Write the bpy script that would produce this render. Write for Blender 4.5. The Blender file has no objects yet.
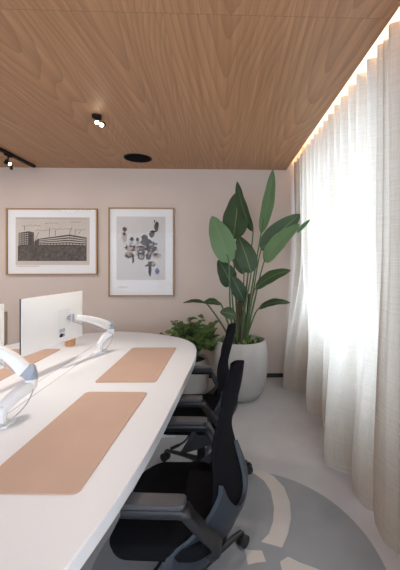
import bpy, bmesh, math, random
from mathutils import Vector, Matrix
C = bpy.context.scene.collection
S = bpy.context.scene
PI = math.pi
R = math.radians
rnd = random.Random(7)

# ------------------------------------------------------------ camera
cam = bpy.data.cameras.new('camera'); cam_o = bpy.data.objects.new('camera', cam); C.objects.link(cam_o)
cam_o.location = (0, 0, 1.5); cam_o.rotation_euler = (R(90), 0, R(-2))
cam.sensor_fit = 'AUTO'; cam.sensor_width = 36; cam.lens = 330/570*36
cam.shift_x = -34/570; cam.shift_y = -23/570
cam.clip_start = 0.05
S.camera = cam_o
# ------------------------------------------------------------ world, light, exposure
S.view_settings.view_transform = 'Standard'; S.view_settings.look = 'None'
S.view_settings.exposure = 0.12; S.view_settings.gamma = 1.0; S.view_settings.use_curve_mapping = False
w = bpy.data.worlds.new('world'); S.world = w; w.use_nodes = True
bg = w.node_tree.nodes['Background']; bg.inputs[0].default_value = (0.80, 0.90, 1.0, 1); bg.inputs[1].default_value = 1.5

def area(name, loc, rot, sx, sy, power, col):
    l = bpy.data.lights.new(name, 'AREA'); l.shape = 'RECTANGLE'; l.size = sx; l.size_y = sy
    l.energy = power; l.color = col
    o = bpy.data.objects.new(name, l); C.objects.link(o); o.location = loc; o.rotation_euler = rot
    return o
# daylight at the seen side window and at two added, unseen windows
a1 = area('daylight_side_window', (1.50, 2.93, 1.66), (0, R(90), 0), 1.98, 2.02, 124, (0.60, 0.79, 1.0)); a1.data.spread = R(120)
a2 = area('daylight_side_window', (1.50, -0.62, 1.60), (0, R(90), 0), 1.86, 3.6, 300, (0.64, 0.80, 1.0)); a2.data.spread = R(110)  # second side window, added out of view to bring in light
area('daylight_added_rear_window', (-1.6, -2.95, 1.5), (R(90), 0, 0), 4.6, 2.0, 118, (0.62, 0.78, 1.0))  # rear window is invented to give the room a daylight source
# single ceiling lamp added out of view to light the left half
area('added_ceiling_light', (-3.1, 2.1, 2.64), (0, 0, 0), .9, 2.2, 40, (1.0, 0.94, 0.88))

# ------------------------------------------------------------ materials
def new_mat(name):
    m = bpy.data.materials.new(name); m.use_nodes = True
    return m, m.node_tree, m.node_tree.nodes['Principled BSDF']
def sock(nt, inp, v):
    if hasattr(v, 'is_linked') or isinstance(v, bpy.types.NodeSocket): nt.links.new(v, inp)
    else: inp.default_value = v
def mth(nt, op, a, b=0.0, c=0.0, clamp=False):
    n = nt.nodes.new('ShaderNodeMath'); n.operation = op; n.use_clamp = clamp
    sock(nt, n.inputs[0], a); sock(nt, n.inputs[1], b); sock(nt, n.inputs[2], c)
    return n.outputs[0]
def mixc(nt, f, a, b, mode='MIX'):
    n = nt.nodes.new('ShaderNodeMix'); n.data_type = 'RGBA'; n.blend_type = mode
    sock(nt, n.inputs[0], f)
    for i, v in ((6, a), (7, b)):
        if isinstance(v, bpy.types.NodeSocket): nt.links.new(v, n.inputs[i])
        else: n.inputs[i].default_value = (*v, 1) if len(v) == 3 else v
    return n.outputs[2]
def coords(nt, kind='Object', scale=(1, 1, 1)):
    t = nt.nodes.new('ShaderNodeTexCoord'); mp = nt.nodes.new('ShaderNodeMapping')
    mp.inputs['Scale'].default_value = scale; nt.links.new(t.outputs[kind], mp.inputs[0])
    return mp.outputs[0]
def noise(nt, vec, sc, det=3, rough=.5):
    n = nt.nodes.new('ShaderNodeTexNoise'); nt.links.new(vec, n.inputs['Vector'])
    n.inputs['Scale'].default_value = sc; n.inputs['Detail'].default_value = det; n.inputs['Roughness'].default_value = rough
    return n.outputs['Fac']
def bump(nt, b, h, st, dist=.01):
    n = nt.nodes.new('ShaderNodeBump'); n.inputs['Strength'].default_value = st; n.inputs['Distance'].default_value = dist
    nt.links.new(h, n.inputs['Height']); nt.links.new(n.outputs[0], b.inputs['Normal'])
def ramp(nt, f, lo, hi):
    n = nt.nodes.new('ShaderNodeMapRange'); nt.links.new(f, n.inputs[0])
    n.inputs[1].default_value = lo; n.inputs[2].default_value = hi
    return n.outputs[0]
def plain(name, col, rough=.5, metal=0.0, var=.06, sc=8, bmp=0.0, bsc=200, spec=.5, emit=None, es=0):
    m, nt, b = new_mat(name)
    v = coords(nt)
    f = noise(nt, v, sc, 3)
    c2 = tuple(max(0, x*(1-var*2)) for x in col); c1 = tuple(min(1, x*(1+var)) for x in col)
    nt.links.new(mixc(nt, f, c2, c1), b.inputs['Base Color'])
    b.inputs['Roughness'].default_value = rough; b.inputs['Metallic'].default_value = metal
    b.inputs['Specular IOR Level'].default_value = spec
    if bmp: bump(nt, b, noise(nt, v, bsc, 2), bmp, .002)
    if emit: b.inputs['Emission Color'].default_value = (*emit, 1); b.inputs['Emission Strength'].default_value = es
    return m

M = {}
M['white'] = plain('white_plastic', (.88, .88, .88), .35, var=.01)
M['white_met'] = plain('white_powder_coat', (.85, .85, .85), .4, var=.01)
M['desk'] = plain('white_laminate', (.80, .82, .87), .42, var=.012, sc=2)
M['grey_joint'] = plain('cool_grey_plastic', (.36, .40, .47), .4, var=.03)
M['black'] = plain('black_plastic', (.012, .012, .014), .45, var=.1)
M['black_metal'] = plain('black_metal', (.008, .008, .009), .6, .0, var=.1, spec=.2)
M['grille'] = plain('black_grille', (.006, .006, .006), .95, var=.1, spec=.05)
M['black_fab'] = plain('black_fabric', (.006, .006, .008), .9, var=.2, sc=60, bmp=.4, bsc=500, spec=.15)
M['navy_mesh'] = plain('dark_navy_mesh', (.0075, .007, .0095), .95, var=.15, sc=60, bmp=.5, bsc=600, spec=.06)
M['shell'] = plain('slate_grey_plastic', (.018, .025, .035), .5, var=.06)
M['arm'] = plain('charcoal_arm', (.06, .06, .07), .45, var=.05)
M['leather'] = plain('tan_leather', (.56, .39, .31), .55, var=.05, sc=5, bmp=.15, bsc=350, spec=.3)
M['leather_far'] = M['leather']
M['pot'] = plain('grey_stone_pot', (.46, .445, .43), .75, var=.05, sc=6, bmp=.2, bsc=60)
M['soil'] = plain('soil', (.03, .02, .014), .95, var=.3, sc=30, bmp=.8, bsc=50)
M['moss'] = plain('moss_green', (.12, .22, .04), .8, var=.3, sc=30)
M['frame_wood'] = plain('oak_frame', (.36, .20, .085), .45, var=.12, sc=14)
M['mat_board'] = plain('white_mat_board', (.76, .745, .735), .8, var=.01)
M['print_a'] = plain('sepia_paper', (.56, .49, .43), .8, var=.06, sc=7)
M['print_b'] = plain('grey_paper', (.57, .54, .52), .8, var=.03)
M['ink'] = plain('dark_ink', (.05, .042, .038), .8, var=.45, sc=26)
M['ink_g'] = plain('grainy_ink', (.13, .105, .09), .8, var=.5, sc=34)
M['ink_mid'] = plain('mid_ink', (.12, .095, .085), .8, var=.45, sc=30)
M['ink_pale'] = plain('pale_ink', (.42, .36, .32), .8, var=.15, sc=25)
M['ink_skin'] = plain('warm_print_tone', (.50, .36, .28), .8, var=.2, sc=25)
M['ink_blue'] = plain('blue_ink', (.12, .15, .26), .8, var=.2, sc=25)
M['ink_red'] = plain('red_ink', (.55, .16, .10), .8, var=.1)
M['skirt'] = plain('black_baseboard', (.010, .010, .010), .5)
M['stem'] = plain('plant_stem', (.07, .13, .045), .6, var=.2, sc=6)
M['stem_brown'] = plain('brown_stem', (.10, .07, .035), .7, var=.3, sc=10)
M['steel'] = plain('brushed_steel', (.45, .45, .47), .35, .9, var=.03)
M['sticker'] = plain('sticker_blue', (.45, .52, .62), .6)
M['beige_fab'] = plain('beige_upholstery', (.60, .49, .37), .85, var=.05, sc=30)
M['graphic'] = plain('grey_floor_graphic', (.29, .305, .33), .42, var=.10, sc=5)
M['graphic_l'] = plain('pale_floor_stroke', (.60, .555, .53), .42, var=.05, sc=7)
M['ceiling_white'] = plain('cove_white', (.85, .83, .80), .8, var=.01)
M['frame_al'] = plain('window_frame_white', (.6, .6, .6), .4)

# wall plaster
m, nt, b = new_mat('beige_plaster'); v = coords(nt)
f = noise(nt, v, 1.3, 5, .6); g = noise(nt, v, 40, 3)
nt.links.new(mixc(nt, f, (.545, .44, .378), (.615, .51, .445)), b.inputs['Base Color']); b.inputs['Roughness'].default_value = .8
bump(nt, b, g, .12, .004); M['wall'] = m
# micro cement floor
m, nt, b = new_mat('micro_cement'); v = coords(nt)
f = ramp(nt, noise(nt, v, 1.6, 6, .62), .3, .7); g = noise(nt, v, 9, 5, .6)
c = mixc(nt, f, (.47, .47, .49), (.60, .59, .60)); c = mixc(nt, mth(nt, 'MULTIPLY', g, .35), c, (.39, .40, .43))
nt.links.new(c, b.inputs['Base Color'])
nt.links.new(mth(nt, 'ADD', mth(nt, 'MULTIPLY', g, .25), .22), b.inputs['Roughness'])
bump(nt, b, f, .05, .004); M['floor'] = m
# oak veneer ceiling: nested cathedral grain along Y in book-matched leaves
m, nt, b = new_mat('oak_veneer'); tc = nt.nodes.new('ShaderNodeTexCoord'); sp = nt.nodes.new('ShaderNodeSeparateXYZ')
nt.links.new(tc.outputs['Object'], sp.inputs[0]); X, Y = sp.outputs[0], sp.outputs[1]
W = .62
xs = mth(nt, 'DIVIDE', mth(nt, 'ADD', X, 20.13), W)
pid = mth(nt, 'FLOOR', xs)
lx = mth(nt, 'SUBTRACT', mth(nt, 'FRACT', xs), .5)
row = mth(nt, 'FLOOR', mth(nt, 'DIVIDE', mth(nt, 'SUBTRACT', Y, -0.86), 2.46))   # panel joints across the room
lowv = coords(nt, 'Object', (1.0, .26, 1)); n1 = noise(nt, lowv, 1.6, 2)
hiv = coords(nt, 'Object', (11, .55, 1)); n2 = noise(nt, hiv, 1.5, 3)
lx2 = mth(nt, 'ADD', lx, mth(nt, 'MULTIPLY', mth(nt, 'SUBTRACT', n1, .5), .55))
ab = mth(nt, 'POWER', mth(nt, 'ABSOLUTE', lx2), 1.5)
off = mth(nt, 'MULTIPLY', mth(nt, 'SINE', mth(nt, 'ADD', mth(nt, 'MULTIPLY', pid, 2.39), mth(nt, 'MULTIPLY', row, 1.7))), 3.0)
g = mth(nt, 'ADD', mth(nt, 'MULTIPLY', ab, 5.2), mth(nt, 'MULTIPLY', Y, .62))
g = mth(nt, 'ADD', mth(nt, 'ADD', g, off), mth(nt, 'MULTIPLY', n1, 1.6))
g = mth(nt, 'ADD', g, mth(nt, 'MULTIPLY', n2, .12))
ring = mth(nt, 'FRACT', mth(nt, 'MULTIPLY', g, 3.4))
ring = mth(nt, 'POWER', ring, 2.2)
fine = noise(nt, coords(nt, 'Object', (150, 2.2, 1)), 1.0, 4, .7)
fine2 = noise(nt, coords(nt, 'Object', (32, .7, 1)), 1.0, 3, .6)
tone = mth(nt, 'FRACT', mth(nt, 'MULTIPLY', mth(nt, 'SINE', mth(nt, 'ADD', mth(nt, 'MULTIPLY', pid, 12.9), mth(nt, 'MULTIPLY', row, 78.2))), 43.7))
c = mixc(nt, ramp(nt, fine2, .3, .7), (.38, .195, .098), (.51, .285, .152))
c = mixc(nt, mth(nt, 'MULTIPLY', ring, .55), c, (.245, .130, .070))
c = mixc(nt, mth(nt, 'MULTIPLY', ramp(nt, fine, .45, .75), .28), c, (.20, .105, .055))
c = mixc(nt, mth(nt, 'MULTIPLY', tone, .16), c, (.30, .165, .095))
fy = mth(nt, 'FRACT', mth(nt, 'DIVIDE', mth(nt, 'SUBTRACT', Y, -0.86), 2.46))
seam = mth(nt, 'LESS_THAN', fy, .0022)
sx_ = mth(nt, 'LESS_THAN', mth(nt, 'FRACT', mth(nt, 'DIVIDE', mth(nt, 'ADD', X, 20.13), W*3)), .0018)
c = mixc(nt, mth(nt, 'MULTIPLY', mth(nt, 'MAXIMUM', seam, sx_), .30), c, (.10, .055, .03))
nt.links.new(c, b.inputs['Base Color']); b.inputs['Roughness'].default_value = .48; b.inputs['Specular IOR Level'].default_value = .35
bump(nt, b, fine, .06, .002); M['oak'] = m
# linen curtain
m, nt, b = new_mat('linen'); v = coords(nt, 'UV')
a1 = noise(nt, coords(nt, 'Object', (5, 5, 260)), 1.0, 3, .7); a2 = noise(nt, coords(nt, 'Object', (260, 260, 5)), 1.0, 3, .7)
wv = mth(nt, 'MULTIPLY', mth(nt, 'ADD', a1, a2), .5)
col = mixc(nt, ramp(nt, wv, .35, .65), (.42, .35, .285), (.54, .465, .39))
nt.links.new(col, b.inputs['Base Color']); b.inputs['Roughness'].default_value = .95; b.inputs['Specular IOR Level'].default_value = .1
tr = nt.nodes.new('ShaderNodeBsdfTranslucent'); nt.links.new(col, tr.inputs[0])
mx = nt.nodes.new('ShaderNodeMixShader'); mx.inputs[0].default_value = .42
nt.links.new(b.outputs[0], mx.inputs[1]); nt.links.new(tr.outputs[0], mx.inputs[2])
nt.links.new(mx.outputs[0], nt.nodes['Material Output'].inputs[0]); bump(nt, b, wv, .25, .002); M['linen'] = m
# leaves
def leafmat(name, c1, c2, tl=.25, rough=.38):
    m, nt, b = new_mat(name)
    t = nt.nodes.new('ShaderNodeTexCoord'); sp = nt.nodes.new('ShaderNodeSeparateXYZ'); nt.links.new(t.outputs['UV'], sp.inputs[0])
    rib = mth(nt, 'LESS_THAN', mth(nt, 'ABSOLUTE', mth(nt, 'SUBTRACT', sp.outputs[0], .5)), .022)
    vv = mth(nt, 'ADD', mth(nt, 'MULTIPLY', sp.outputs[1], 150), mth(nt, 'MULTIPLY', mth(nt, 'ABSOLUTE', mth(nt, 'SUBTRACT', sp.outputs[0], .5)), -60))
    vein = mth(nt, 'SINE', vv)
    oi = nt.nodes.new('ShaderNodeObjectInfo')
    f = mth(nt, 'ADD', mth(nt, 'MULTIPLY', oi.outputs['Random'], .7), mth(nt, 'MULTIPLY', noise(nt, coords(nt), 9, 3), .3))
    c = mixc(nt, f, c1, c2); c = mixc(nt, mth(nt, 'MULTIPLY', rib, .6), c, (.22, .32, .10))
    c = mixc(nt, mth(nt, 'MULTIPLY', mth(nt, 'ADD', vein, 1), .06), c, (.10, .17, .06))
    nt.links.new(c, b.inputs['Base Color']); b.inputs['Roughness'].default_value = rough; bump(nt, b, vein, .25, .003)
    tr = nt.nodes.new('ShaderNodeBsdfTranslucent'); nt.links.new(mixc(nt, .5, c, (.14, .30, .05)), tr.inputs[0])
    mx = nt.nodes.new('ShaderNodeMixShader'); mx.inputs[0].default_value = tl
    nt.links.new(b.outputs[0], mx.inputs[1]); nt.links.new(tr.outputs[0], mx.inputs[2]); nt.links.new(mx.outputs[0], nt.nodes['Material Output'].inputs[0])
    return m
M['leaf'] = leafmat('dark_leaf', (.014, .034, .015), (.032, .068, .028), .10, .5)
M['leaf_lit'] = leafmat('lit_leaf', (.10, .18, .09), (.15, .25, .125), .22, .45)  # lighter copy of the leaf green, window light put into the colour
M['leaf_small'] = leafmat('glossy_small_leaf', (.06, .12, .03), (.22, .34, .10), .25)
# glass
def glassmat(name, tint=(1, 1, 1), refl=.06):
    m = bpy.data.materials.new(name); m.use_nodes = True; nt = m.node_tree; nt.nodes.clear()
    out = nt.nodes.new('ShaderNodeOutputMaterial'); t = nt.nodes.new('ShaderNodeBsdfTransparent'); t.inputs[0].default_value = (*tint, 1)
    g = nt.nodes.new('ShaderNodeBsdfGlossy'); g.inputs['Roughness'].default_value = .02
    lw = nt.nodes.new('ShaderNodeLayerWeight'); lw.inputs[0].default_value = .25
    f = mth(nt, 'ADD', mth(nt, 'MULTIPLY', lw.outputs['Fresnel'], .18), refl*.05)
    mx = nt.nodes.new('ShaderNodeMixShader'); nt.links.new(f, mx.inputs[0]); nt.links.new(t.outputs[0], mx.inputs[1]); nt.links.new(g.outputs[0], mx.inputs[2])
    nt.links.new(mx.outputs[0], out.inputs[0]); return m
M['glass'] = glassmat('clear_glass'); M['amber_glass'] = glassmat('amber_glass', (.95, .55, .28), .2)
M['amber'] = plain('amber_patterned_glass', (.62, .30, .14), .25, var=.3, sc=60)
def emis(name, col, st):
    m, nt, b = new_mat(name); b.inputs['Base Color'].default_value = (*col, 1)
    b.inputs['Emission Color'].default_value = (*col, 1); b.inputs['Emission Strength'].default_value = st; return m
M['led'] = emis('warm_led_strip', (1.0, .64, .32), 60)
M['lamp'] = emis('warm_lamp_lens', (1.0, .82, .60), 22)

# ------------------------------------------------------------ mesh helpers
def NB(): return bmesh.new()
def box(bm, x0, x1, y0, y1, z0, z1, mt=None):
    vs = [bm.verts.new((x, y, z)) for z in (z0, z1) for y in (y0, y1) for x in (x0, x1)]
    if mt is not None:
        for v_ in vs: v_.co = mt @ v_.co
    for f in ((0, 2, 3, 1), (4, 5, 7, 6), (0, 1, 5, 4), (2, 6, 7, 3), (0, 4, 6, 2), (1, 3, 7, 5)): bm.faces.new([vs[i] for i in f])
    return bm
def frames_of(pts):
    out = []; up = Vector((0, 0, 1)); prev = None
    for i, p in enumerate(pts):
        a = pts[max(0, i-1)]; c_ = pts[min(len(pts)-1, i+1)]; t = (c_-a).normalized()
        if prev is None:
            n = t.cross(up)
            if n.length < 1e-3: n = t.cross(Vector((1, 0, 0)))
        else:
            n = prev - t*prev.dot(t)
            if n.length < 1e-4: n = t.cross(up)
        n.normalize(); prev = n; out.append((p, t, n, t.cross(n).normalized()))
    return out
def tube(bm, pts, r, seg=10, flat=1.0, cap=True):
    pts = [Vector(p) for p in pts]; rings = []
    for i, (p, t, n, b_) in enumerate(frames_of(pts)):
        rr = r[i] if isinstance(r, (list, tuple)) else r
        rings.append([bm.verts.new(p + n*math.cos(2*PI*k/seg)*rr + b_*math.sin(2*PI*k/seg)*rr*flat) for k in range(seg)])
    for a, c_ in zip(rings, rings[1:]):
        for k in range(seg): bm.faces.new((a[k], a[(k+1) % seg], c_[(k+1) % seg], c_[k]))
    if cap: bm.faces.new(rings[0][::-1]); bm.faces.new(rings[-1])
    return bm
def smoothpath(pts, n=6):
    P = [Vector(p) for p in pts]; out = []
    for i in range(len(P)-1):
        p0, p1, p2, p3 = P[max(0, i-1)], P[i], P[i+1], P[min(len(P)-1, i+2)]
        for k in range(n):
            t = k/n; out.append(.5*((2*p1)+(p2-p0)*t+(2*p0-5*p1+4*p2-p3)*t*t+(3*p1-p0-3*p2+p3)*t**3))
    out.append(P[-1]); return out
def lathe(bm, prof, seg=40, c=(0, 0, 0)):
    rings = [[bm.verts.new((c[0]+r*math.cos(2*PI*k/seg), c[1]+r*math.sin(2*PI*k/seg), c[2]+z)) for k in range(seg)] for r, z in prof]
    for a, d in zip(rings, rings[1:]):
        for k in range(seg): bm.faces.new((a[k], a[(k+1) % seg], d[(k+1) % seg], d[k]))
    if prof[0][0] > 0: bm.faces.new(rings[0][::-1])
    if prof[-1][0] > 0: bm.faces.new(rings[-1])
    return bm
def prism(bm, pts, z0, z1, inset=0):
    c_ = Vector((sum(p[0] for p in pts)/len(pts), sum(p[1] for p in pts)/len(pts)))
    lo = [bm.verts.new((p[0]+(c_.x-p[0])*inset, p[1]+(c_.y-p[1])*inset, z0)) for p in pts]; hi = [bm.verts.new((p[0], p[1], z1)) for p in pts]
    n = len(pts); bm.faces.new(lo[::-1]); bm.faces.new(hi)
    for i in range(n): bm.faces.new((lo[i], lo[(i+1) % n], hi[(i+1) % n], hi[i]))
    return bm
def rrect(x0, x1, y0, y1, r, n=6):
    out = []
    for cx, cy, a in ((x1-r, y1-r, 0), (x0+r, y1-r, 90), (x0+r, y0+r, 180), (x1-r, y0+r, 270)):
        for k in range(n+1): t = R(a+90*k/n); out.append((cx+r*math.cos(t), cy+r*math.sin(t)))
    return out
def obj(name, bm, mat, parent=None, smooth=True, bevel=0, angle=40, sub=0, seg=2):
    bmesh.ops.recalc_face_normals(bm, faces=bm.faces[:])
    me = bpy.data.meshes.new(name); bm.to_mesh(me); bm.free(); me.materials.append(mat)
    if smooth:
        me.polygons.foreach_set('use_smooth', [True]*len(me.polygons))
        if not sub: me.set_sharp_from_angle(angle=R(angle))
    o = bpy.data.objects.new(name, me); C.objects.link(o)
    if parent: o.parent = parent
    if bevel:
        md = o.modifiers.new('bevel', 'BEVEL'); md.width = bevel; md.segments = seg; md.limit_method = 'ANGLE'; md.angle_limit = R(35)
    if sub: md = o.modifiers.new('sub', 'SUBSURF'); md.levels = sub; md.render_levels = sub
    return o
def tag(o, label, cat, group=None):
    o['label'] = label; o['category'] = cat
    if group: o['group'] = group
    return o
def thing(name, label, cat, loc=(0, 0, 0), rz=0, group=None):
    o = bpy.data.objects.new(name, None); C.objects.link(o); o.location = loc; o.rotation_euler = (0, 0, rz); o.empty_display_size = .1
    return tag(o, label, cat, group)
def struct(name, bm, mat, parent=None, **k):
    o = obj(name, bm, mat, parent, **k)
    if not parent: o['kind'] = 'structure'
    return o
def copy_tree(o, parent=None):
    c_ = o.copy(); C.objects.link(c_); c_.parent = parent
    for ch in list(o.children): copy_tree(ch, c_)
    return c_

# ============================================================ STRUCTURE
WY = 4.28; WX = 1.36; LX = -4.6; RY = -3.0; CZ = 2.70; CE = .832
struct('floor', box(NB(), LX-.2, WX+.2, RY-.2, WY+.2, -.1, 0), M['floor'], smooth=False)
struct('ceiling', box(NB(), LX-.2, CE, RY-.2, WY+.02, CZ, CZ+.10), M['oak'], smooth=False)
struct('wall_back', box(NB(), LX-.2, WX+.2, WY, WY+.2, 0, 3.1), M['wall'], smooth=False)
struct('wall_left', box(NB(), LX-.2, LX, RY-.2, WY, 0, 3.1), M['wall'], smooth=False)
b_ = NB(); box(b_, LX, WX, RY-.2, RY, 0, .4); box(b_, LX, WX, RY-.2, RY, 2.55, 3.1); box(b_, LX, -4.0, RY-.2, RY, .4, 2.55); box(b_, .8, WX, RY-.2, RY, .4, 2.55)
struct('wall_rear', b_, M['wall'], smooth=False)
W1 = (1.91, 3.96); W2 = (-2.5, 1.2); ZS, ZT = .62, 2.68  # W2 is an unseen opening, added to let in light
b_ = NB()
box(b_, WX, WX+.2, RY-.2, WY, 0, ZS); box(b_, WX, WX+.2, RY-.2, WY, ZT, 3.1)
for y0, y1 in ((RY-.2, W2[0]), (W2[1], W1[0]), (W1[1], WY)): box(b_, WX, WX+.2, y0, y1, ZS, ZT)
struct('wall_right', b_, M['wall'], smooth=False)
b_ = NB(); box(b_, LX-.2, WX+.2, RY-.2, WY+.2, 3.0, 3.1)
struct('trim_1', b_, M['ceiling_white'], smooth=False)      # slab above the curtain recess
for n, (y0, y1) in ((1, W1), (2, W2)):  # second frame belongs to the added, unseen opening
    b_ = NB(); t = .05
    box(b_, WX+.06, WX+.12, y0, y1, ZS, ZS+t); box(b_, WX+.06, WX+.12, y0, y1, ZT-t, ZT)
    k = 2 if n == 1 else 4
    for i in range(k+1):
        yy = y0+(y1-y0-t)*i/k; box(b_, WX+.06, WX+.12, yy, yy+t, ZS+t, ZT-t)
    wo = struct('window_%d' % n, b_, M['frame_al'], smooth=False)
    obj('pane', box(NB(), WX+.088, WX+.092, y0+.02, y1-.02, ZS+.02, ZT-.02), M['glass'], wo, smooth=False)
b_ = NB(); box(b_, -4.0, .8, RY-.12, RY-.06, .4, .45); box(b_, -4.0, .8, RY-.12, RY-.06, 2.5, 2.55)  # unseen window behind the camera, invented as a daylight source
for i in range(5): xx = -4.0+4.75*i/4; box(b_, xx, xx+.05, RY-.12, RY-.06, .45, 2.5)
wo = struct('window_3', b_, M['frame_al'], smooth=False)
obj('pane', box(NB(), -3.98, .78, RY-.092, RY-.088, .42, 2.53), M['glass'], wo, smooth=False)
struct('baseboard_back', box(NB(), LX, WX, WY-.012, WY, 0, .05), M['skirt'], smooth=False)

# LED strip in the curtain recess
t = thing('light_strip', 'warm LED light strip running along the ceiling edge above the curtains', 'light strip', (CE+.012, 0, CZ+.10))
obj('profile', box(NB(), -.010, .030, RY+.02, WY-.02, .0, .006), M['white_met'], t, smooth=False)
obj('diffuser', box(NB(), -.006, .026, RY+.03, WY-.03, .006, .014), M['led'], t, smooth=False)

# ============================================================ CURTAINS
def interp(tab, y):
    if y >= tab[0][0]: return tab[0][1]
    for (a, fa), (c_, fc) in zip(tab, tab[1:]):
        if y >= c_:
            t_ = (a-y)/(a-c_); t_ = (1-math.cos(PI/2*t_)) if fa < fc else math.sin(PI/2*t_); return fa+(fc-fa)*t_
    return tab[-1][1]
foot = [(4.22, .96), (4.12, .84), (4.02, .76), (3.90, .72), (3.80, .82), (3.70, 1.05), (3.53, .93), (3.40, 1.05), (3.25, .825), (3.10, 1.06), (2.94, .90), (2.76, 1.07),
        (2.62, .90), (2.44, .755), (2.30, .93), (2.25, 1.05), (2.12, .84), (1.98, .875), (1.88, 1.04), (1.86, 1.04)]
foot2 = [(1.86, .86), (1.76, .87), (1.66, .90), (1.52, .865), (1.36, .875), (1.24, .95), (1.14, 1.03), (.98, .88), (.8, 1.02), (.62, .87), (.42, 1.02), (.2, .87), (-.1, 1.02), (-.4, .87), (-.7, 1.02), (-1.0, .88), (-1.3, 1.02), (-1.6, .88), (-2.0, 1.02), (-2.6, .9)]
def curtain(y1, y0, tab, label, seedv, flat=0.0):
    bm = NB(); uvl = bm.loops.layers.uv.new('uv'); ny = int((y1-y0)/.011); nz = 46; ztop = 2.765; grid = []
    q = random.Random(seedv); ph = [q.uniform(-.5, .5) for _ in range(200)]
    for i in range(ny+1):
        y = y1-(y1-y0)*i/ny; col = []
        fx = interp(tab, y)
        kk = (4.3-y)/.150; j = int(kk) % 200; pj = ph[j]*(1-(kk-int(kk)))+ph[(j+1) % 200]*(kk-int(kk))
        a_ = 2*PI*kk+pj*1.3
        top = 1.03-.125*abs(math.cos(a_/2+.25*math.sin(a_)))
        mid = 1.04-.08*abs(math.cos(a_/4+pj*.5))-.075*abs(math.cos(a_/2+.4*math.sin(a_)))
        for jz in range(nz+1):
            z = .004+(ztop-.004)*(jz/nz)**.85
            wb = max(0, 1-z/1.8); wb = wb*wb*(3-2*wb); wt = min(1, max(0, (z-.9)/1.9)); wt = .35+.65*wt*wt*(3-2*wt)
            x = top*wt+mid*(1-wt)
            if flat: x = x*(1-flat)+.88*flat
            x = x*(1-wb)+fx*wb
            if z < .10: x += .012*(1-z/.10)*math.sin(y*23+seedv)
            yy = y + .010*math.sin(z*2.2+y*7)*(1-z/ztop)
            col.append(bm.verts.new((x, yy, z + (.006*math.cos(a_)*(z > 2.7)))))
        grid.append(col)
    for i in range(ny):
        for j in range(nz):
            f = bm.faces.new((grid[i][j], grid[i+1][j], grid[i+1][j+1], grid[i][j+1]))
            for l_, (uu, vv) in zip(f.loops, ((i, j), (i+1, j), (i+1, j+1), (i, j+1))): l_[uvl].uv = (uu/ny, vv/nz)
    me_o = obj('curtain', bm, M['linen'], None, angle=180)
    return tag(me_o, label, 'curtain', None)
curtain(4.20, 1.87, foot, 'long translucent linen curtain in soft folds over the bright window, beyond the near panel', 3)
curtain(1.855, -2.6, foot2, 'nearest beige linen curtain panel at the right edge, overlapping the window curtain', 9, .55)
t = thing('curtain_rail', 'slim white curtain rail in the lit recess along the ceiling edge', 'curtain rail', (1.0, 0, 2.782))
obj('track', box(NB(), -.012, .012, -2.7, 4.24, .0, .02), M['white_met'], t, smooth=False)

# ============================================================ DESK
rs = [(-1.12, -.02), (-.85, .02), (-.64, .15), (-.52, .38), (-.437, .64), (-.372, .9), (-.325, 1.15), (-.288, 1.45), (-.262, 1.8), (-.238, 2.2), (-.216, 2.6), (-.232, 2.93), (-.305, 3.16), (-.46, 3.36), (-.78, 3.56), (-1.12, 3.66)]
sp_ = smoothpath([(x, y, 0) for x, y in rs], 5)
right = [(p.x, p.y) for p in sp_]; left = [(-2.24-x, y) for x, y in right[::-1][1:-1]]
outl = right+left
t = thing('desk', 'long white shared desk with rounded ends and tan desk mats', 'desk')
obj('tabletop', prism(NB(), outl, .68, .74, .004), M['desk'], t, bevel=.004)
# cable flap between the two work sides
obj('cable_slot', box(NB(), -1.078, -1.073, 1.0, 3.02, .7398, .7404), M['grey_joint'], t, smooth=False)
obj('cable_slot', box(NB(), -1.172, -1.167, 1.0, 3.02, .7398, .7404), M['grey_joint'], t, smooth=False)
for yy in (2.88, .75):
    lg = obj('leg', prism(NB(), rrect(-1.5, -.74, yy-.035, yy+.035, .02), .04, .68), M['white_met'], t)
    obj('foot', prism(NB(), rrect(-1.84, -.40, yy-.05, yy+.05, .03), 0, .04), M['white_met'], lg, bevel=.004)
obj('cable_tray', box(NB(), -1.25, -.99, .83, 2.80, .60, .68), M['white_met'], t, smooth=False)

# desk mats
def mat(x0, x1, y0, y1, rz, label, g=None):
    cx, cy = (x0+x1)/2, (y0+y1)/2
    o = obj('desk_mat', prism(NB(), rrect(x0-cx, x1-cx, y0-cy, y1-cy, .025), 0, .004), M['leather'], None, bevel=.001)
    o.location = (cx, cy, .7402); o.rotation_euler = (0, 0, rz)
    return tag(o, label, 'desk mat', g)
mat(-.80, -.412, 2.10, 2.94, R(-1), 'tan leather desk mat nearer the far rounded end of the desk', 'tan leather desk mats')
mat(-.812, -.452, 1.10, 1.945, R(-2.6), 'tan leather desk mat in front of the nearest chair', 'tan leather desk mats')
mat(-1.83, -1.41, 2.12, 2.93, R(-1), 'tan leather desk mat on the far side, half hidden behind the monitor', 'tan leather desk mats')

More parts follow.
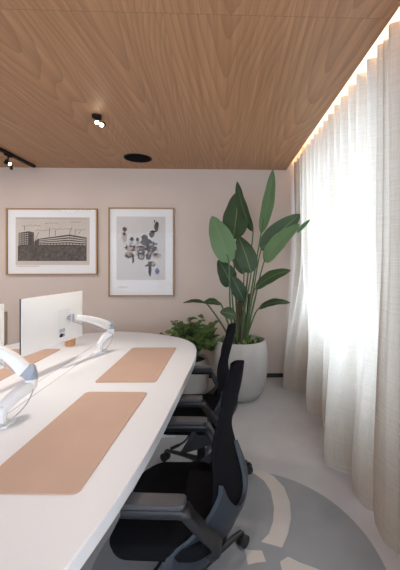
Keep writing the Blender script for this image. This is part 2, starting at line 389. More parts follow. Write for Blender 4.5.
# ============================================================ MONITORS + ARMS
def monitor(loc, rz, label):
    # local: screen plane along Y, back faces +X
    t = thing('monitor', label, 'monitor', loc, rz, 'white desktop monitors')
    bm = NB(); hw, hh = .307, .180
    secs = [(0, hw, hh), (.008, hw, hh), (.012, hw-.012, hh-.010), (.030, hw-.10, hh-.070), (.034, hw-.11, hh-.08)]
    rings = []
    for x, a, c_ in secs: rings.append([bm.verts.new((x, s1*a, s2*c_)) for s1, s2 in ((-1, -1), (1, -1), (1, 1), (-1, 1))])
    bm.faces.new(rings[0]); bm.faces.new(rings[-1][::-1])
    for a, c_ in zip(rings, rings[1:]):
        for k in range(4): bm.faces.new((a[k], a[(k+1) % 4], c_[(k+1) % 4], c_[k]))
    obj('housing', bm, M['white'], t, bevel=.002)
    obj('screen', box(NB(), -.009, -.0005, -hw, hw, -hh, hh), M['black'], t, bevel=.001)
    obj('mount_recess', prism(NB(), rrect(-.065, .065, -.065, .065, .008), 0, .0035), M['white_met'], t).matrix_local = Matrix.Translation((.0335, .045, .005)) @ Matrix.Rotation(R(90), 4, 'Y')
    obj('sticker', box(NB(), .0335, .035, .0, .06, -.095, -.068), M['sticker'], t, smooth=False)
    p = obj('port_panel', box(NB(), .024, .0345, .012, .034, -.128, -.103), M['black'], t, smooth=False)
    obj('port_panel', box(NB(), .024, .0345, .036, .056, -.128, -.108), M['steel'], t, smooth=False)
    return t
m1 = monitor((-1.19, 2.39, 1.09), R(-11), 'white monitor seen from the back, whole width in view on its arm')
m2 = monitor((-1.28, 1.58, 1.09), R(-11), 'white monitor of which only a sliver shows at the left edge')

def seg_arm(bm, a, c_, w0, w1, h0, h1):
    a, c_ = Vector(a), Vector(c_); d = (c_-a); L = d.length; x = d.normalized(); y = Vector((0, 0, 1)).cross(x).normalized(); z = x.cross(y)
    n = 14; rings = []
    for i in range(n+1):
        t_ = i/n; wv_ = (w0+(w1-w0)*t_)/2; hv = (h0+(h1-h0)*t_)/2
        e = 1.0 if 0 < i < n else .75
        p = a+x*L*t_ + z*math.sin(PI*t_)*.012
        ring = []
        for k in range(16):
            an = 2*PI*k/16; cx, sx = math.cos(an), math.sin(an)
            ring.append(bm.verts.new(p + y*wv_*e*math.copysign(abs(cx)**.6, cx) + z*hv*e*math.copysign(abs(sx)**.6, sx)))
        rings.append(ring)
    for q, r_ in zip(rings, rings[1:]):
        for k in range(16): bm.faces.new((q[k], q[(k+1) % 16], r_[(k+1) % 16], r_[k]))
    bm.faces.new(rings[0][::-1]); bm.faces.new(rings[-1]); return bm
def monitor_arm(base, joint, head, label):
    t = thing('monitor_stand', label, 'monitor stand', base, 0, 'white monitor arms')
    B = Vector(base); J = Vector(joint)-B; H = Vector(head)-B
    bm = prism(NB(), rrect(-.055, .045, -.045, .045, .012), 0, .012); obj('base_plate', bm, M['white_met'], t, bevel=.002)
    obj('post', lathe(NB(), [(.021, .012), (.021, .050), (.026, .052), (.026, .085), (.018, .088)], 24), M['white_met'], t)
    lj = Vector((J.x, J.y, J.z-.035))
    obj('lower_arm', seg_arm(NB(), (0, 0, .072), lj, .056, .056, .046, .06), M['white_met'], t)
    u = obj('elbow', lathe(NB(), [(.020, -.05), (.027, -.045), (.029, -.01), (.029, .0)], 24, (J.x, J.y, J.z)), M['white_met'], t)
    bm = lathe(NB(), [(.029, 0.0), (.029, .022), (.024, .045), (.012, .056), (.002, .058)], 24, (J.x, J.y, J.z)); obj('joint_cap', bm, M['grey_joint'], t)
    zz = Vector((0, 0, .018)); dirn = (H-J); dirn.z = 0; dirn.normalize()
    obj('joint_cap', seg_arm(NB(), J+zz, J+zz+(H-J).normalized()*.045, .062, .06, .070, .068), M['grey_joint'], t)
    hh = H-dirn*.02
    obj('upper_arm', seg_arm(NB(), J+zz+(H-J).normalized()*.030, hh-dirn*.03, .062, .046, .072, .040), M['white'], t)
    for q_ in (.02, .05):
        p_ = J+zz+(H-J).normalized()*(q_+.02)+Vector((.026, 0, .0)); obj('screw', tube(NB(), [p_, p_+Vector((.008, 0, 0))], .005, 10), M['arm'], t)
    # head: steel swivel plates reaching the monitor back
    hx = Vector((-1, 0, 0))
    hd = obj('tilt_head', tube(NB(), [hh+Vector((.0, 0, -.026)), hh+Vector((.0, 0, .026))], .016, 16), M['steel'], t)
    obj('tilt_head', tube(NB(), [hh, hh+Vector((-.034, .003, 0))], .013, 12), M['steel'], t)
    pts = smoothpath([H+Vector((.0, .0, -.02)), H*.6+J*.4+Vector((.03, 0, -.035)), J*.85+H*.15+Vector((.035, 0, -.045)), J+Vector((.02, -.02, -.05)), J*.5+Vector((.05, -.03, -.02)), Vector((.04, -.06, .02)), Vector((-.03, -.13, .004))], 6)
    obj('cable', tube(NB(), pts, .0025, 6), M['grey_joint'], t)
    return t
monitor_arm((-1.034, 2.83, .7402), (-.955, 2.86, .93), (-1.115, 2.45, 1.09), 'white monitor arm by the far desk mat, holding the fully visible monitor')
monitor_arm((-1.030, 1.575, .7402), (-.975, 1.72, .905), (-1.185, 1.64, 1.09), 'nearest white monitor arm, cut off by the left edge of the view')

# amber tumbler
t = thing('candle_glass', 'small patterned amber glass on the desk behind the monitor', 'glass', (-1.385, 3.05, .7402))
obj('cup', lathe(NB(), [(.036, 0), (.044, .01), (.047, .05), (.045, .095), (.041, .096), (.043, .05), (.040, .012), (.002, .010)], 32), M['amber'], t)
obj('rim', lathe(NB(), [(.045, .093), (.046, .098), (.042, .099), (.041, .093)], 32), M['white'], t)

# ============================================================ TASK CHAIRS (face -X)
def back_x(z, u):   # surface of the backrest: z height, u -1..1 across
    t_ = (z-.45)/.62
    return .205 + .022*math.exp(-((t_-.18)/.18)**2) - .045*math.exp(-((t_-.55)/.25)**2) + .0*t_ + .028*t_ - (.045+.12*max(0, 1-t_/.45)**1.3)*abs(u)**2.2
def back_w(z):
    if z < .60: return .215+.02*(z-.45)/.15
    t_ = (z-.60)/.47; return (.235-.070*t_**1.3)*math.sqrt(max(.06, 1-max(0, (t_-.60)/.40)**2.0*.97))
def make_chair(loc, label):
    t = thing('office_chair', label, 'office chair', loc, 0, 'black task chairs at the desk')
    bm = NB(); pts = rrect(-.25, .155, -.265, .265, .09, 8); n = len(pts); rings = []
    for sc, z in ((.90, .405), (.97, .415), (1.0, .44), (.985, .462), (.93, .474), (.6, .472), (.2, .468)):
        rings.append([bm.verts.new((-.02+x*sc, y*sc, z - (.018*max(0, -(x*sc)-.12)/.1 if z > .45 else 0))) for x, y in pts])
    for a, c_ in zip(rings, rings[1:]):
        for k in range(n): bm.faces.new((a[k], a[(k+1) % n], c_[(k+1) % n], c_[k]))
    bm.faces.new(rings[0][::-1]); bm.faces.new(rings[-1]); obj('seat', bm, M['black_fab'], t, angle=70)
    obj('seat_pan', prism(NB(), rrect(-.20, .18, -.2, .2, .06), .375, .407, .1), M['black'], t, bevel=.004)
    obj('mechanism', box(NB(), -.10, .13, -.06, .06, .32, .38), M['black'], t, bevel=.01)
    # backrest
    bm = NB(); nz, nu = 26, 18; g0, g1 = [], []
    for i in range(nz+1):
        z = .47+.60*(1-(1-i/nz)**1.35); w_ = back_w(z)
        r0, r1 = [], []
        for k in range(nu+1):
            u = -1+2*k/nu; th = .030*(1-.55*abs(u)**6)
            zz = z - (.03*abs(u)**3 if i > nz*.6 else 0)*(i/nz-.6)/.4
            r0.append(bm.verts.new((back_x(z, u)-th/2, u*w_, zz))); r1.append(bm.verts.new((back_x(z, u)+th/2, u*w_, zz)))
        g0.append(r0); g1.append(r1)
    for i in range(nz):
        for k in range(nu):
            bm.faces.new((g0[i][k], g0[i][k+1], g0[i+1][k+1], g0[i+1][k])); bm.faces.new((g1[i][k], g1[i+1][k], g1[i+1][k+1], g1[i][k+1]))
        bm.faces.new((g0[i][0], g0[i+1][0], g1[i+1][0], g1[i][0])); bm.faces.new((g0[i][nu], g1[i][nu], g1[i+1][nu], g0[i+1][nu]))
    for k in range(nu):
        bm.faces.new((g0[0][k], g1[0][k], g1[0][k+1], g0[0][k+1])); bm.faces.new((g0[nz][k], g0[nz][k+1], g1[nz][k+1], g1[nz][k]))
    obj('backrest', bm, M['navy_mesh'], t, angle=60, bevel=.004)
    # shell with side horns, scoops and a central spine
    bm = NB(); nu, nz = 40, 12; A, B = [], []
    for k in range(nu+1):
        u = -1+2*k/nu; au = abs(u)
        zt = .525+.16*max(0, (au-.45)/.55)**1.5 + .20*math.exp(-(au/.16)**2)
        zb = .31
        a_, c_ = [], []
        for i in range(nz+1):
            z = zb+(zt-zb)*i/nz; zz = max(z, .45); w_ = back_w(zz)*1.06+.05*min(1, max(0, (.60-z)/.2))
            x = back_x(zz, u)+.020-.10*(max(0, (.50-z)/.20)**1.35)-.075*min(1, max(0, (.66-z)/.22))*abs(u)**3
            a_.append(bm.verts.new((x+.014, u*w_, z))); c_.append(bm.verts.new((x-.002, u*w_*.985, z)))
        A.append(a_); B.append(c_)
    for k in range(nu):
        for i in range(nz):
            bm.faces.new((A[k][i], A[k+1][i], A[k+1][i+1], A[k][i+1])); bm.faces.new((B[k][i], B[k][i+1], B[k+1][i+1], B[k+1][i]))
        bm.faces.new((A[k][0], B[k][0], B[k+1][0], A[k+1][0])); bm.faces.new((A[k][nz], A[k+1][nz], B[k+1][nz], B[k][nz]))
    for e in (0, nu):
        for i in range(nz): bm.faces.new((A[e][i], A[e][i+1], B[e][i+1], B[e][i]))
    sh = obj('back_shell', bm, M['shell'], t, angle=60)
    sh['label'] = 'slate grey lower back shell'
    obj('badge', box(NB(), .244, .248, -.006, .006, .58, .61), M['white_met'], sh, smooth=False)
    # arms
    for s in (-1, 1):
        y = s*.295
        path = [(-.175, y, .634), (-.05, y, .634), (.035, y, .634), (.055, y, .615), (.10, y*.90, .54), (.15, y*.80, .46), (.12, y*.72, .41)]
        bm = NB(); P = smoothpath(path, 3); rings = []
        for i, p in enumerate(P):
            a = P[max(0, i-1)]; c_ = P[min(len(P)-1, i+1)]; tt = (c_-a).normalized(); nn = Vector((0, 1, 0)); bb = tt.cross(nn).normalized()
            hw_ = .032 if i < 9 else .028; hh_ = .018 if i < 7 else .017
            rings.append([bm.verts.new(p+nn*q1*hw_+bb*q2*hh_) for q1, q2 in ((-1, -.6), (-.8, -1), (.8, -1), (1, -.6), (1, .6), (.8, 1), (-.8, 1), (-1, .6))])
        for a, c_ in zip(rings, rings[1:]):
            for k in range(8): bm.faces.new((a[k], a[(k+1) % 8], c_[(k+1) % 8], c_[k]))
        bm.faces.new(rings[0][::-1]); bm.faces.new(rings[-1])
        ar = obj('armrest', bm, M['black'], t, angle=50)
        obj('arm_pad', prism(NB(), rrect(-.21, .045, y-.034, y+.034, .02), .651, .669), M['arm'], ar, bevel=.005)
    obj('lever', tube(NB(), smoothpath([(-.05, -.06, .36), (-.07, -.2, .36), (-.10, -.25, .355), (-.16, -.27, .335)], 4), [.007]*9+[.012]*4, 8, .6), M['black'], t)
    obj('gas_column', lathe(NB(), [(.028, .10), (.028, .20), (.016, .205), (.016, .33)], 24), M['black_metal'], t)
    bs = obj('base', lathe(NB(), [(.04, .07), (.048, .08), (.045, .12), (.03, .125)], 24), M['black'], t)
    for k in range(5):
        a = 2*PI*k/5; ca, sa = math.cos(a), math.sin(a); rr = .325
        obj('leg', tube(NB(), [(ca*.03, sa*.03, .105), (ca*.15, sa*.15, .098), (ca*rr, sa*rr, .078)], [.026, .020, .015], 10, .7), M['black'], bs)
        px_, py_ = -sa, ca; bm = NB()
        cx, cy = ca*rr+.01*ca, sa*rr+.01*sa
        for s in (-1, 1): tube(bm, [(cx+px_*s*.009, cy+py_*s*.009, .031), (cx+px_*s*.026, cy+py_*s*.026, .031)], .030, 16)
        tube(bm, [(cx, cy, .035), (cx, cy, .072)], .010, 8)
        obj('caster', bm, M['black'], bs)
    return t
ch1 = make_chair((-.150, 1.455, 0), 'nearest black office chair, its seat and slate back shell in full view')
ch1.rotation_euler.z = R(-4.5)
ch2 = copy_tree(ch1); ch2.location = (-.150, 2.33, 0); ch2.rotation_euler.z = R(-3); ch2['label'] = 'second black office chair, behind the nearest one and before the plants'
for c_, a in ((ch1, 53), (ch2, 6)):
    for q in c_.children:
        if q.name.split('.')[0] == 'base': q.rotation_euler = (0, 0, R(a)); q.location = (.03 if a > 40 else 0, .04 if a > 40 else 0, 0)

# beige chair at the far left side
t = thing('side_chair', 'beige upholstered chair with black frame behind the monitors at far left', 'chair', (-2.58, 3.5, 0), R(200))
obj('seat', prism(NB(), rrect(-.22, .22, -.23, .23, .05), .43, .48), M['beige_fab'], t, bevel=.015)
bm = NB(); box(bm, -.26, -.225, -.22, .22, .58, .95, Matrix.Rotation(R(0), 4, 'Y')); obj('backrest', bm, M['beige_fab'], t, bevel=.012)
for x in (-.20, .20):
    for y in (-.2, .2):
        obj('leg', tube(NB(), [(x*1.15, y*1.1, 0), (x, y, .43)], .012, 10), M['black_metal'], t)
for y in (-.2, .2): obj('back_support', tube(NB(), [(-.2, y, .43), (-.225, y, .6), (-.222, y, .8)], .010, 8), M['black_metal'], t)

# ============================================================ PLANTS
def pt(px, py, Y):   # a point seen at that place of the photograph, standing at depth Y
    ps = R(2); t_ = (px-234)/330; d = Y/(math.cos(ps)-t_*math.sin(ps))
    return Vector((t_*d*math.cos(ps)+d*math.sin(ps), Y, 1.5-(py-262)*d/330))
def leaf(bm, base, tip, width, face, bend=.0, fold=.25, ripple=.0, prof=.8, nt_=18, nw=8, curl=0.0):
    uvl = bm.loops.layers.uv.verify(); base, tip = Vector(base), Vector(tip); ax = (tip-base); L = ax.length; ax.normalize()
    face = Vector(face); n = (face-ax*face.dot(ax)).normalized(); s = ax.cross(n).normalized(); G = []
    for i in range(nt_+1):
        t_ = i/nt_; c_ = base+ax*L*t_+n*bend*L*math.sin(PI*t_)
        wv_ = width/2*(math.sin(PI*min(1, max(.002, t_**prof)))**.62) if 0 < i < nt_ else width*.01
        rr = []
        for k in range(nw+1):
            u = -1+2*k/nw
            q = c_+s*wv_*u+n*(abs(u)*wv_*fold - curl*wv_*u*u) + n*ripple*width*abs(u)*math.sin(t_*19+u*2)
            rr.append(bm.verts.new(q))
        G.append(rr)
    for i in range(nt_):
        for k in range(nw):
            f = bm.faces.new((G[i][k], G[i][k+1], G[i+1][k+1], G[i+1][k]))
            for l_, (uu, vv) in zip(f.loops, ((k, i), (k+1, i), (k+1, i+1), (k, i+1))): l_[uvl].uv = (uu/nw, vv/nt_)
    return bm
PX, PY = .205, 3.70
pot_prof = [(.001, 0), (.17, .0), (.205, .012), (.262, .10), (.293, .25), (.302, .38), (.295, .52), (.278, .63), (.270, .640), (.258, .632), (.262, .56), (.001, .56)]
t = thing('potted_bird_of_paradise', 'tall plant with big paddle leaves in a large pale grey pot by the curtain', 'plant', (PX, PY, 0))
O = Vector((PX, PY, 0))
obj('pot', lathe(NB(), pot_prof, 56), M['pot'], t, angle=50)
obj('soil', lathe(NB(), [(.001, .585), (.15, .59), (.262, .575), (.262, .57)], 40), M['soil'], t)
bm = NB()
for i in range(70):
    a = rnd.uniform(0, 2*PI); r_ = rnd.uniform(.05, .23); p = Vector((r_*math.cos(a), r_*math.sin(a), .59))
    d_ = Vector((rnd.uniform(-.07, .07), rnd.uniform(-.07, .07), rnd.uniform(.02, .08)))
    leaf(bm, p, p+d_, rnd.uniform(.02, .04), (d_.x, d_.y, .5), nt_=4, nw=2)
mo = obj('ground_cover', bm, M['moss'], t); mo['kind'] = 'stuff'; mo['label'] = 'low bright green ground cover around the stems'
# (blade base px, tip px, depth base, depth tip, width, facing, bend, pale (window-lit colour), stem offset)
LV = [
 ((229, 263), (212, 216), 3.45, 3.50, .27, (.35, -1, .1), .05, 1, (-.10, -.06), .10),
 ((233, 240), (238, 191), 3.72, 3.80, .33, (-.5, -1, .2), -.04, 0, (-.03, .02), .10),
 ((253, 232), (237, 181), 3.70, 3.72, .17, (-.9, -.6, .1), .06, 0, (.0, .0), .10),
 ((261, 234), (273, 169), 3.60, 3.55, .155, (-.8, -1, -.1), -.05, 1, (.03, .0), .10),
 ((261, 250), (300, 214), 3.78, 3.80, .26, (.45, -1, .25), -.05, 0, (.05, .05), .10),
 ((264, 262), (300, 224), 3.55, 3.40, .20, (-.25, -1, .75), .10, 1, (.05, -.02), .10),
 ((251, 273), (238, 236), 3.50, 3.55, .22, (.2, -1, .0), .10, 0, (-.01, -.04), .10),
 ((231, 286), (218, 260), 3.72, 3.65, .22, (.3, -1, .3), .12, 0, (-.05, .04), .10),
 ((245, 302), (231, 275), 3.62, 3.60, .16, (-.2, -1, .4), .10, 0, (-.02, .0), .10),
 ((255, 289), (291, 270), 3.48, 3.42, .16, (-.1, -.9, 1.0), .12, 0, (.03, -.04), .10),
 ((258, 309), (291, 303), 3.50, 3.42, .12, (0, -.6, 1.0), .14, 0, (.04, -.05), .10),
 ((221, 304), (203, 303), 3.50, 3.42, .11, (0, -.7, 1.0), .12, 0, (-.08, -.04), .10),
 ((206, 303), (183, 303), 3.60, 3.62, .07, (0, -.5, 1.0), .10, 0, (-.10, .0), .10),
 ((236, 316), (220, 312), 3.45, 3.40, .14, (.1, -1, .7), .12, 0, (-.05, -.05), .10),
 ((244, 274), (232, 252), 3.78, 3.78, .13, (.2, -1, .2), .08, 0, (.0, .05), .10)]
for (bx_, by_), (tx, ty), yb, yt, wd, fc, bd, pale, so, _ in LV:
    B = pt(bx_, by_, yb)-O; T = pt(tx, ty, yt)-O
    st = Vector((so[0]*.75, so[1]*.75, .56))
    mid = st*.55+B*.45+Vector((so[0]*.2, so[1]*.2, .06))
    path = smoothpath([st, mid, B, B+(T-B)*.25], 6)
    s_ = obj('stem', tube(NB(), path, [.013-.0085*i/(len(path)-1) for i in range(len(path))], 8), M['stem'], t)
    obj('leaf', leaf(NB(), B, T, wd, fc, bend=bd, fold=.22, ripple=.018, prof=.72 if wd > .18 else .85, curl=.12), M['leaf_lit' if pale else 'leaf'], s_, angle=180)
# curled new shoot
B = pt(297, 233, 3.45)-O; T = pt(311, 219, 3.40)-O
obj('shoot', leaf(NB(), B, T, .045, (0, -1, .6), fold=.9), M['leaf_lit'], t)
bm = NB()
for i in range(13):
    a = rnd.uniform(0, 2*PI); p0 = Vector((.05*math.cos(a), .05*math.sin(a), .56)); p1 = p0+Vector((rnd.uniform(-.04, .07), rnd.uniform(-.02, .02), rnd.uniform(.3, .75)))
    tube(bm, [p0, (p0+p1)/2+Vector((.01, 0, 0)), p1], [.024, .017, .006], 8)
ms = obj('sheath', bm, M['stem_brown'], t); ms['label'] = 'brown dried stalk sheaths at the centre'

QX, QY = -.395, 3.80
t = thing('potted_foliage_plant', 'low bushy plant in a shorter round pot behind the desk corner', 'plant', (QX, QY, 0))
obj('pot', lathe(NB(), [(.001, 0), (.16, 0), (.195, .012), (.232, .09), (.243, .22), (.238, .34), (.215, .40), (.205, .402), (.20, .36), (.001, .36)], 48), M['pot'], t, angle=50)
obj('soil', lathe(NB(), [(.001, .375), (.20, .37), (.20, .365)], 32), M['soil'], t)
bs, bl = NB(), NB(); rp = random.Random(11)
for i in range(34):
    a = rp.uniform(0, 2*PI); r0 = rp.uniform(.02, .12); lean = rp.uniform(.10, .46); h_ = rp.uniform(.18, .50)
    p0 = Vector((r0*math.cos(a), r0*math.sin(a), .37)); p2 = Vector((.05+lean*math.cos(a), lean*.72*math.sin(a), .37+h_*(1.15-lean*.9)))
    p2.x = max(-.34, min(.30, p2.x))
    if p2.y > .36: p2.y = .36
    p1 = (p0+p2)/2+Vector((0, 0, .10)); path = smoothpath([p0, p1, p2], 6); tube(bs, path, .004, 5)
    for j in range(4, len(path)):
        for s in range(2):
            p = path[j]; aa = rp.uniform(0, 2*PI); d_ = Vector((math.cos(aa), math.sin(aa), rp.uniform(-.5, .6))).normalized()*rp.uniform(.05, .095)
            q = p+d_; q.y = min(q.y, .45)
            leaf(bl, p, q, rp.uniform(.035, .058), (rp.uniform(-.6, .6), -.7, 1), bend=.1, nt_=6, nw=4, fold=.25)
obj('stem', bs, M['stem'], t); f_ = obj('foliage', bl, M['leaf_small'], t, angle=180); f_['kind'] = 'stuff'

# ============================================================ PICTURES
def picture(x0, x1, z0, z1, label):
    cx = (x0+x1)/2; w_, h_ = (x1-x0)/2, z1-z0
    t = thing('framed_picture', label, 'picture', (cx, WY-.035, z0), 0)
    fr = .017; bm = NB(); D = .035
    box(bm, -w_, w_, 0, D, 0, fr); box(bm, -w_, w_, 0, D, h_-fr, h_); box(bm, -w_, -w_+fr, 0, D, fr, h_-fr); box(bm, w_-fr, w_, 0, D, fr, h_-fr)
    obj('frame', bm, M['frame_wood'], t, smooth=False)
    obj('mount', box(NB(), -w_+fr, w_-fr, .020, .030, fr, h_-fr), M['mat_board'], t, smooth=False)
    obj('glass', box(NB(), -w_+fr, w_-fr, .006, .008, fr, h_-fr), M['glass'], t, smooth=False)
    return t, w_, h_
def flat(bm, pts, y, th=.0012):
    a = [bm.verts.new((x, y, z)) for x, z in pts]; c_ = [bm.verts.new((x, y-th, z)) for x, z in pts]; n = len(pts)
    bm.faces.new(a); bm.faces.new(c_[::-1])
    for i in range(n): bm.faces.new((a[i], a[(i+1) % n], c_[(i+1) % n], c_[i]))
def rect(bm, x0, x1, z0, z1, y, th=.0012): flat(bm, [(x0, z0), (x1, z0), (x1, z1), (x0, z1)], y, th)
# left: annotated photograph of a long building; measured on the picture in a 400x300 crop
t, w_, h_ = picture(-2.725, -1.59, 1.335, 2.18, 'wide framed sepia building photograph, the left of the two pictures')
def A(u, v): return (-w_+(u-8)/(378-8)*2*w_, h_*(285-v)/(285-14))
def AP(bm, uv, y, th=.0012): flat(bm, [A(*p) for p in uv], y, th)
bm = NB(); AP(bm, [(45, 244), (345, 244), (345, 50), (45, 50)], .0195); pr = obj('print', bm, M['print_a'], t, smooth=False)
bm = NB(); AP(bm, [(54, 228), (333, 228), (333, 166), (250, 164), (54, 167)], .0182); obj('ink_ground', bm, M['ink_g'], pr, smooth=False)
bm = NB(); AP(bm, [(57, 167), (119, 167), (119, 112), (98, 107), (57, 114)], .0182); AP(bm, [(120, 166), (333, 166), (333, 132), (262, 120), (135, 138), (120, 150)], .0182); obj('ink_building', bm, M['ink_mid'], pr, smooth=False)
bm = NB()
for k in range(6): AP(bm, [(60, 118+k*8), (96, 115+k*8.5), (96, 118+k*8.5), (60, 121+k*8)], .0168)
for k in range(4): AP(bm, [(140, 142+k*6), (262, 127+k*10), (330, 138+k*7.5), (330, 141+k*7.5), (262, 131+k*10), (140, 144.5+k*6)], .0168)
obj('ink_highlight', bm, M['print_a'], pr, smooth=False)
bm = NB()
for k in range(5): AP(bm, [(70+k*9, 166), (72+k*9, 166), (72+k*9, 112), (70+k*9, 112)], .0155)
for k in range(14): AP(bm, [(145+k*13, 164), (148+k*13, 164), (148+k*13, 158), (145+k*13, 158)], .0155)
for (u, v, u2, v2) in ((80, 105, 80, 85), (122, 150, 138, 110), (180, 130, 183, 92), (205, 125, 205, 102), (285, 122, 287, 100), (262, 120, 272, 92), (300, 118, 308, 104)):
    AP(bm, [(u, v), (u+1.6, v), (u2+1.6, v2), (u2, v2)], .0155)
q = random.Random(5)
for (u0, u1, v) in ((72, 150, 84), (125, 175, 103), (165, 218, 74), (190, 268, 97), (268, 308, 68), (285, 332, 100)):
    u = u0
    while u < u1:
        s = q.uniform(2, 6); dv = q.uniform(-2.2, 2.2); AP(bm, [(u, v+dv+1), (u+s, v+dv+1.6), (u+s, v+dv), (u, v+dv-.6)], .0155); u += s+q.uniform(.8, 3)
for k in range(46): AP(bm, [(50+k*6.2, 57), (53+k*6.2, 57), (53+k*6.2, 55.4), (50+k*6.2, 55.4)], .0155)
obj('ink_lines', bm, M['ink'], pr, smooth=False)
bm = NB()
for k in range(20): AP(bm, [(50+k*4.6, 250), (53+k*4.6, 250), (53+k*4.6, 247.5), (50+k*4.6, 247.5)], .0182)
obj('caption', bm, M['ink_red'], pr, smooth=False)['label'] = 'tiny red caption line'
# right: collage of small figures on grey paper; 400x500 crop
t, w_, h_ = picture(-1.452, -.618, 1.06, 2.195, 'tall framed collage print of small figures, the right of the two pictures')
def A(u, v): return (-w_+(u-42)/(378-42)*2*w_, h_*(482-v)/(482-42))
bm = NB(); AP(bm, [(82, 400), (332, 400), (332, 86), (82, 86)], .0195); pr = obj('print', bm, M['print_b'], t, smooth=False)
def blob(bm, u, v, ru, rv, y, qq, n=13):
    AP(bm, [(u+ru*math.cos(2*PI*k/n)*qq.uniform(.72, 1.15), v+rv*math.sin(2*PI*k/n)*qq.uniform(.72, 1.15)) for k in range(n)], y)
q = random.Random(21); layers = {'ink_mid': NB(), 'ink': NB(), 'ink_pale': NB(), 'ink_skin': NB(), 'ink_blue': NB()}
for (u, v, ru, rv, l) in [
    (122, 190, 15, 26, 'ink_pale'), (124, 150, 11, 12, 'ink_mid'), (120, 172, 14, 8, 'ink_pale'), (287, 135, 12, 26, 'ink_mid'), (277, 110, 4, 9, 'ink_mid'), (290, 120, 8, 8, 'ink'),
    (262, 175, 18, 14, 'ink_mid'), (268, 160, 16, 6, 'ink'), (225, 190, 18, 14, 'ink_mid'), (235, 215, 34, 20, 'ink_mid'), (160, 198, 10, 10, 'ink'), (158, 215, 13, 11, 'ink_pale'), (190, 200, 9, 10, 'ink'), (192, 216, 13, 11, 'ink_pale'),
    (180, 243, 62, 15, 'ink_mid'), (150, 244, 14, 12, 'ink_skin'), (185, 244, 14, 12, 'ink_skin'), (262, 245, 30, 17, 'ink_mid'), (235, 240, 14, 10, 'ink'), (273, 218, 8, 10, 'ink_blue'), (145, 278, 26, 15, 'ink_mid'), (167, 295, 6, 26, 'ink'),
    (208, 280, 22, 22, 'ink_mid'), (210, 282, 12, 13, 'ink_pale'), (246, 282, 15, 18, 'ink_mid'), (288, 280, 28, 15, 'ink_pale'), (282, 275, 12, 8, 'ink'), (262, 322, 22, 14, 'ink_mid'), (253, 350, 9, 32, 'ink'), (240, 330, 14, 5, 'ink_mid'), (290, 358, 12, 16, 'ink_blue'), (272, 318, 9, 9, 'ink_pale')]:
    blob(layers[l], u, v, ru, rv, {'ink_mid': .0183, 'ink_pale': .0172, 'ink_skin': .0168, 'ink': .0160, 'ink_blue': .0155}[l], q)
for i in range(75):
    u = q.uniform(128, 300); v = 250+q.uniform(-28, 34)
    blob(layers[q.choice(['ink', 'ink_pale', 'ink', 'ink_skin'])], u, v, q.uniform(3, 6), q.uniform(3, 8), .0145-.0001*i*.3, q, 8)
for k_, b2 in layers.items(): obj({'ink_mid': 'collage_grey', 'ink': 'collage_black', 'ink_pale': 'collage_pale', 'ink_skin': 'collage_warm', 'ink_blue': 'collage_blue'}[k_], b2, M[k_], pr, smooth=False)
bm = NB()
for k in range(11): AP(bm, [(92+k*4.6, 437), (95+k*4.6, 437), (95+k*4.6, 433.5), (92+k*4.6, 433.5)], .0182)
obj('caption', bm, M['ink_red'], pr, smooth=False)['label'] = 'tiny red caption line'

# ============================================================ CEILING FITTINGS
def spot_light(loc, aim, power, blend=.5, ang=70):
    l = bpy.data.lights.new('spot_lamp_light', 'SPOT'); l.energy = power; l.color = (1, .91, .80); l.spot_size = R(ang); l.spot_blend = blend; l.shadow_soft_size = .025
    o = bpy.data.objects.new('spot_lamp_light', l); C.objects.link(o); o.location = loc
    o.rotation_euler = (Vector(aim)-Vector(loc)).to_track_quat('-Z', 'Y').to_euler(); return o
def head(parent, p, d, L=.055, r_=.024):
    p, d = Vector(p), Vector(d).normalized()
    h = obj('lamp_head', tube(NB(), [p, p+d*L*.3, p+d*L], [r_*.8, r_, r_], 20), M['black_metal'], parent)
    obj('lens', tube(NB(), [p+d*(L-.002), p+d*(L+.002)], r_*.72, 20), M['lamp'], h)
t = thing('ceiling_spotlight', 'small black twin spotlight mounted on the wooden ceiling', 'spotlight', (-1.03, 2.74, CZ))
obj('canopy', lathe(NB(), [(.001, -.022), (.036, -.022), (.038, -.002), (.038, 0)], 28), M['black_metal'], t)
obj('stem', tube(NB(), [(0, 0, -.02), (.0, .0, -.04)], .008, 10), M['black_metal'], t)
obj('stem', tube(NB(), [(0, 0, -.018), (.038, .0, -.030)], .008, 10), M['black_metal'], t)
head(t, (-.005, .03, -.040), (.25, -.85, -.45), .05, .021); head(t, (.050, .02, -.062), (.0, -.85, -.5), .05, .021)
spot_light((-1.02, 2.69, 2.60), (-1.35, 2.05, .74), 62, 1, 84)
spot_light((-.98, 2.69, 2.60), (-.7, 2.1, .74), 30, 1, 84)
t = thing('track_light', 'black ceiling track with a spotlight at the upper left', 'track light', (-2.335, 3.3, CZ))
obj('track', box(NB(), -.018, .018, -1.5, .88, -.03, 0), M['black_metal'], t, bevel=.002)
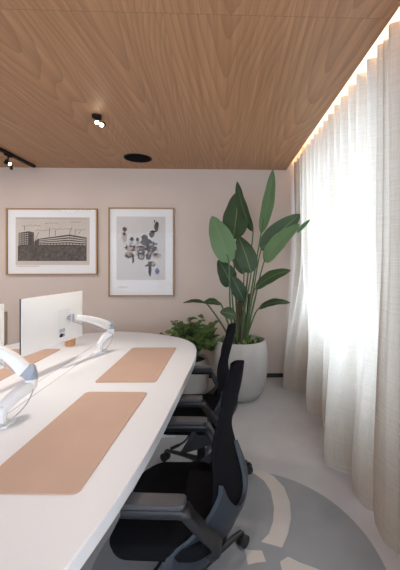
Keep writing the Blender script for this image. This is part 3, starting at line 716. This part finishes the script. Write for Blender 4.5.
for yy in (.38, -.55, -1.15):
    tr_ = obj('spot_mount', box(NB(), -.014, .014, yy-.05, yy+.05, -.05, -.03), M['black_metal'], t, bevel=.002)
    obj('spot_arm', tube(NB(), [(0, yy, -.05), (0, yy, -.085)], .007, 10), M['black_metal'], t)
    head(t, (-.03, yy, -.115), (.75, -.25, -.30) if yy == .38 else (.4, .7, -.6), .07, .022)
    tube_b = tube(NB(), [(-.02, yy, -.09), (.03, yy, -.15), (.035, yy, -.19)], .016, 10); obj('lamp_body', tube_b, M['black_metal'], t)
spot_light((-2.33, 2.85, 2.5), (-2.1, 4.28, 1.9), 12, 1, 80)
spot_light((-1.35, 3.0, 2.6), (-1.05, 4.28, 1.75), 9, 1, 75)
struct('trim_2', box(NB(), -3.57, -2.63, .98, 3.22, 2.65, 2.70), M['white_met'], smooth=False)   # housing made up for the added, unseen ceiling lamp
# round ceiling speaker
t = thing('ceiling_speaker', 'round black speaker grille set in the ceiling near the back wall', 'speaker', (-.975, 3.845, CZ))
obj('trim_ring', lathe(NB(), [(.145, -.004), (.152, -.008), (.158, -.006), (.159, 0), (.145, 0)], 56), M['black_metal'], t)
obj('grille', lathe(NB(), [(.001, -.007), (.10, -.006), (.146, -.004), (.146, 0)], 56), M['grille'], t)

# ============================================================ FLOOR GRAPHIC
t = thing('floor_graphic', 'round blue-grey floor graphic with pale curved strokes beside the chairs', 'floor graphic', (.08, 1.64, 0))
obj('disc', prism(NB(), [(.72*math.cos(2*PI*k/96), .735*math.sin(2*PI*k/96)) for k in range(96)], 0, .0015), M['graphic'], t, smooth=False)
def fl(px, py):
    ps = R(2); d = 330*1.5/(py-262); x = (px-234)*d/330; return (x*math.cos(ps)+d*math.sin(ps)-.08, d*math.cos(ps)-x*math.sin(ps)-1.64)
for poly in ([(250, 471), (262, 471), (273, 476), (284, 487), (290, 503), (291, 518), (288, 534), (282, 548), (272, 545), (261, 542), (269, 534), (273, 522), (274, 508), (271, 492), (264, 481), (256, 475)],
             [(245, 550), (262, 551), (266, 562), (256, 563), (248, 565)],
             [(280, 562), (288, 557), (300, 563), (314, 568), (332, 575), (352, 590), (330, 600), (300, 595), (284, 580)]):
    s_ = [fl(*p) for p in poly]; c_ = obj('stroke', prism(NB(), s_, .0015, .0022), M['graphic_l'], t, smooth=False); c_['label'] = 'pale beige curved stroke'
